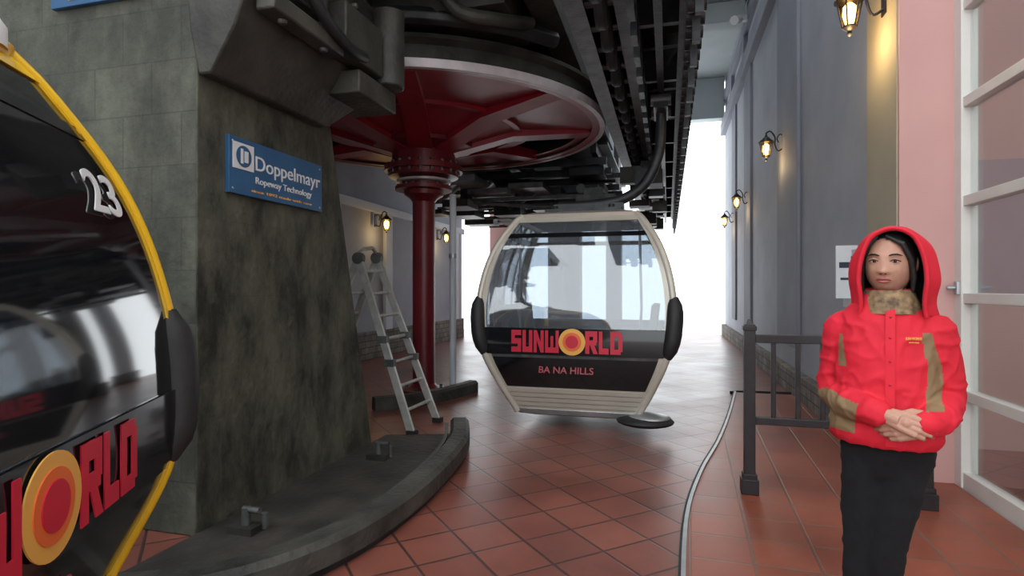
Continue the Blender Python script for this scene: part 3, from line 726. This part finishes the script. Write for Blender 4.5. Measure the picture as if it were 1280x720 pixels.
text('SUN WORLD','chest_logo','logoyel',0,.048,0,.009,Matrix.Translation((.056,-.134,1.205))@Matrix.Rotation(R(24),4,'Z')@Matrix.Rotation(R(82),4,'X'),PP,.01)
text('BA NA HILLS','chest_logo','logoyel',0,.030,0,.005,Matrix.Translation((.065,-.134,1.194))@Matrix.Rotation(R(24),4,'Z')@Matrix.Rotation(R(82),4,'X'),PP)
b=B()
prof=[(.104,.098,1.29),(.096,.096,1.320),(.084,.090,1.348),(.076,.086,1.372)]
outer=[ering(.0,.0,a,c,z,32) for a,c,z in prof]; inner=[ering(.0,.0,a-.012,c-.012,z,32) for a,c,z in reversed(prof)]
b.rings(outer+inner,'leopard',False,True); co=b.obj('collar',PP); co.location=(.004,-.010,0)
H=empty('head',(.006,-.024,1.474)); H.parent=PP; H.rotation_euler=(R(3),R(2),R(-8)); H.scale=(1.03,1.0,1.05)
b=B(); nu,nv=96,80; vs=[]; 
for i in range(nv+1):
    th=math.pi*i/nv; th=min(max(th,.012),math.pi-.012)
    for j in range(nu):
        a=2*math.pi*j/nu
        x=.072*math.sin(th)*math.cos(a); y_=.092*math.sin(th)*math.sin(a); z=-.108*math.cos(th)
        if z<-.01:
            t=min(1,(-z-.01)/.098); x*=1-.16*t*t+.10*t*(1-t); 
            x*=1+.25*t*t
            if y_>0: y_*=1-.35*t
            else: y_*=1+.10*t*t
        if y_<0:
            g=lambda cx,cz,sx,sz:math.exp(-((x-cx)/sx)**2-((z-cz)/sz)**2)
            d=0
            if -.045<z<.02: 
                tt=(.02-z)/.052; d+=.012*max(0,min(1,tt))**1.4*math.exp(-(x/.012)**2)*(1 if z>-.034 else max(0,(z+.045)/.011))
            d+=.006*g(0,-.030,.014,.009)+.005*(g(.013,-.033,.007,.006)+g(-.013,-.033,.007,.006))
            d-=.006*(g(.030,.004,.016,.010)+g(-.030,.004,.016,.010))
            d+=.003*(g(.03,.022,.02,.007)+g(-.03,.022,.02,.007))
            d+=.005*(g(.042,-.028,.018,.018)+g(-.042,-.028,.018,.018))
            d+=.005*g(0,-.056,.020,.012)-.003*g(0,-.070,.018,.005)+.005*g(0,-.088,.020,.012)
            y_-=d
        vs.append(Vector((x,y_,z)))
fs=[]
for i in range(nv):
    for j in range(nu): fs.append((i*nu+j,i*nu+(j+1)%nu,(i+1)*nu+(j+1)%nu,(i+1)*nu+j))
fs.append(tuple(range(nu-1,-1,-1))); fs.append(tuple(nv*nu+j for j in range(nu)))
b.add(vs,fs,'skin')
for sx in (-1,1):
    b.ell((sx*.074,.008,-.008),(.010,.018,.030),'skin',14,10); b.ell((sx*.079,.004,-.006),(.006,.010,.018),'skin',12,8)
b.tube([(0,.015,-.16),(0,.01,-.06)],.05,'skin',20)
b.obj('face',H,ang=180)
b=B()
for sx in (-1,1):
    b.ell((sx*.030,-.0785,.003),(.0138,.008,.0046),'eyewhite',20,10)
    b.ell((sx*.030+.001,-.0835,.0030),(.0060,.004,.0050),'iris',16,8)
b.obj('eyes',H)
b=B()
for sx in (-1,1):
    b.tube([(sx*.0150,-.0855,.0010),(sx*.022,-.0885,.0068),(sx*.030,-.0887,.0082),(sx*.039,-.0847,.0062),(sx*.047,-.078,.0020)],[.0009,.0020,.0023,.0021,.0011],'hair',6)
    b.tube([(sx*.014,-.0915,.0215),(sx*.024,-.0925,.0250),(sx*.036,-.0870,.0260),(sx*.050,-.0755,.0210)],[.0020,.0032,.0030,.0010],'hair',6)
    b.ell((sx*.0070,-.0975,-.0385),(.0036,.003,.0016),'iris',8,6)
b.obj('eyebrows',H)
b=B()
for sx in (-1,1):
    b.tube([(sx*.016,-.0855,.000),(sx*.030,-.0860,-.0040),(sx*.044,-.080,.000)],[.0009,.0014,.0009],'skin',6)
    b.tube([(sx*.015,-.0875,.004),(sx*.023,-.0895,.0100),(sx*.031,-.0895,.0118),(sx*.041,-.0845,.0090),(sx*.048,-.078,.004)],[.001,.0022,.0026,.0022,.001],'skin',6)
b.obj('eyelids',H)
b=B()
b.tube([(-.023,-.0865,-.0595),(-.012,-.0945,-.0550),(-.004,-.0970,-.0535),(0,-.0970,-.0545),(.004,-.0970,-.0535),(.012,-.0945,-.0550),(.023,-.0865,-.0595)],[.0006,.0034,.0044,.0040,.0044,.0034,.0006],'lips',8)
b.tube([(-.021,-.0870,-.0605),(-.010,-.0945,-.0630),(0,-.0965,-.0643),(.010,-.0945,-.0630),(.021,-.0870,-.0605)],[.0006,.0044,.0054,.0044,.0006],'lips',8)
b.tube([(-.022,-.0895,-.0595),(-.010,-.0985,-.0590),(0,-.1005,-.0592),(.010,-.0985,-.0590),(.022,-.0895,-.0595)],[.0005,.0008,.0009,.0008,.0005],'iris',6)
b.obj('lips',H)
b=B(); vs=[];fs=[];nu,nv=72,48
def hp(i,j):
    th=math.pi*i/nv; th=max(th,.02); a=2*math.pi*j/nu
    bump=1+.012*math.sin(a*34)
    return Vector((.080*bump*math.sin(th)*math.cos(a),.099*bump*math.sin(th)*math.sin(a),.112*math.cos(th)))
for i in range(nv+1):
    for j in range(nu): vs.append(hp(i,j))
for i in range(nv-6):
    for j in range(nu):
        c=(vs[i*nu+j]+vs[(i+1)*nu+(j+1)%nu])/2
        hl=.080-abs(c.x+.012)*.35-max(0,abs(c.x)-.046)*2.6
        if c.y>-.02 or c.z>hl: fs.append((i*nu+j,i*nu+(j+1)%nu,(i+1)*nu+(j+1)%nu,(i+1)*nu+j))
b.add(vs,fs,'hair'); ho=b.obj('hair',H,ang=180,fixn=False)
for sx in (-1,1):
    b=B(); b.tube([(sx*.012-.012,-.070,.087),(sx*.049,-.074,.060),(sx*.070,-.050,.01),(sx*.077,-.033,-.05),(sx*.073,-.02,-.10)],[.005,.010,.010,.010,.006],'hair',10); b.obj('hair_lock',H)
# hood
b=B(); vs=[];nA,nV=54,26
def sm(t): t=max(0,min(1,t)); return t*t*(3-2*t)
for v in range(nV+1):
    t=v/nV
    if t<.38: wS=.72+.28*sm(t/.36); hS=.95+.05*sm(t/.3)
    else:
        k_=math.sqrt(max(.01,1-((t-.38)/.62)**2.4)); wS=k_; hS=k_
    yy=-.108+t*.25
    for i in range(nA+1):
        s0=i/nA
        leg=.16
        if s0<leg: a=0; lg=1-s0/leg
        elif s0>1-leg: a=math.pi; lg=(s0-(1-leg))/leg
        else: a=math.pi*(s0-leg)/(1-2*leg); lg=0
        cx=math.cos(a); sx_=math.sin(a)
        hw=.138*wS
        x=-math.copysign(abs(cx)**.85,cx)*hw
        z=1.395+(.200*sx_**.9)*hS
        if lg>0:
            z=1.395-lg*.115; x*=1-.12*math.sin(lg*math.pi*.5)+(.10*lg*lg)
        y2=yy-.010*sx_+.030*lg*(1-t)
        f=.5*math.sin(s0*22+t*9)+.5*math.sin(s0*41-t*5)
        vs.append(Vector((.016+x*(1+.022*f*min(1,t*5)),y2,z+.003*f*sx_)))
fs=[(v*(nA+1)+i,v*(nA+1)+i+1,(v+1)*(nA+1)+i+1,(v+1)*(nA+1)+i) for v in range(nV) for i in range(nA)]
b.add(vs,fs,'jacket'); b.mi('hoodlin')
ho=b.obj('hood',PP,ang=180)
me=ho.data
cen=sum((p.normal.dot(Vector(p.center)-Vector((0,0.02,1.45))) for p in me.polygons))
if cen<0: me.flip_normals()
so_=ho.modifiers.new('s','SOLIDIFY'); so_.thickness=.010; so_.offset=-1; so_.material_offset=1; so_.material_offset_rim=0
ss=ho.modifiers.new('ss','SUBSURF'); ss.levels=1; ss.render_levels=1
b=B(); b.tube([Vector((v.x,v.y-.002,v.z)) for v in vs[:nA+1]],.007,'jacket',8); b.obj('hood_edge',PP)
def hand(name,w,f,n,s,curl,thumb):
    f=Vector(f).normalized(); n=Vector(n); n=(n-f*n.dot(f)).normalized(); s=f.cross(n) if (f.cross(n)).dot(Vector(s))>0 else -f.cross(n)
    w=Vector(w); b=B()
    offs=(.027,.009,-.009,-.026); L=(.076,.084,.077,.060); kn=(.080,.084,.080,.073)
    for o_,k_ in zip(offs,kn):
        b.tube([w+s*o_*.55-f*.01,w+s*o_*.8+f*k_*.5+n*.002,w+s*o_+f*k_],[.0145,.0150,.0105],'skin',10)
        b.ell(w+s*o_+f*k_,(.0105,)*3,'skin',12,8)
    b.ell(w+f*.04,(.022,.022,.022),'skin',14,10)
    b.tube([w-f*.022,w+f*.02],[.022,.024],'skin',14)
    for q,(o_,k_,l_) in enumerate(zip(offs,kn,L)):
        p=w+s*o_+f*k_; d=f.copy(); nn=n.copy(); pts=[p]
        for seg,(fr_) in enumerate((.45,.31,.24)):
            a=R(curl[seg]+q*3); d2=d*math.cos(a)-nn*math.sin(a); nn=nn*math.cos(a)+d*math.sin(a); d=d2.normalized()
            p=p+d*l_*fr_; pts.append(p)
        rs=[.0090,.0085,.0078,.0064]
        b.tube(pts,rs,'skin',10)
        for pt,r_ in zip(pts,rs): b.ell(pt,(r_,)*3,'skin',12,8)
    p0=w+s*.016+f*.018; p1=p0+(f*.55+s*.6-n*.15).normalized()*.036; p2=p1+(f*.85+s*.25-n*.2).normalized()*.030; p3=p2+(f*.9+s*.0-n*thumb).normalized()*.024
    b.tube([p0,p1,p2,p3],[.0150,.0112,.0100,.0075],'skin',10)
    for pt,r_ in ((p0,.015),(p1,.0112),(p2,.0100),(p3,.0075)): b.ell(pt,(r_,)*3,'skin',12,8)
    o=remeshed(b,name,.0024,2,0); o.data.materials.clear(); o.data.materials.append(M['skin']); return o
hand('hand_right',(.020,-.188,.950),(.93,-.12,-.30),(0,-1,.25),(0,0,1),(28,34,28),.3)
hand('hand_left',(.104,-.176,.926),(-.95,-.05,-.28),(0,-1,.0),(0,0,1),(22,30,30),.2)

# ------------------------------------------------------------------ world, lights, camera
W=bpy.data.worlds.new('overcast_sky'); scene.world=W; W.use_nodes=True
bg=W.node_tree.nodes['Background']; bg.inputs['Color'].default_value=(.92,.97,1,1); bg.inputs['Strength'].default_value=2.5
cam=bpy.data.cameras.new('camera'); cam.sensor_width=36; cam.lens=20.25; cam.clip_start=.05
co=bpy.data.objects.new('camera',cam); co.location=(0,0,1.4); co.rotation_euler=(R(90),0,R(15.15)); COL.objects.link(co); scene.camera=co
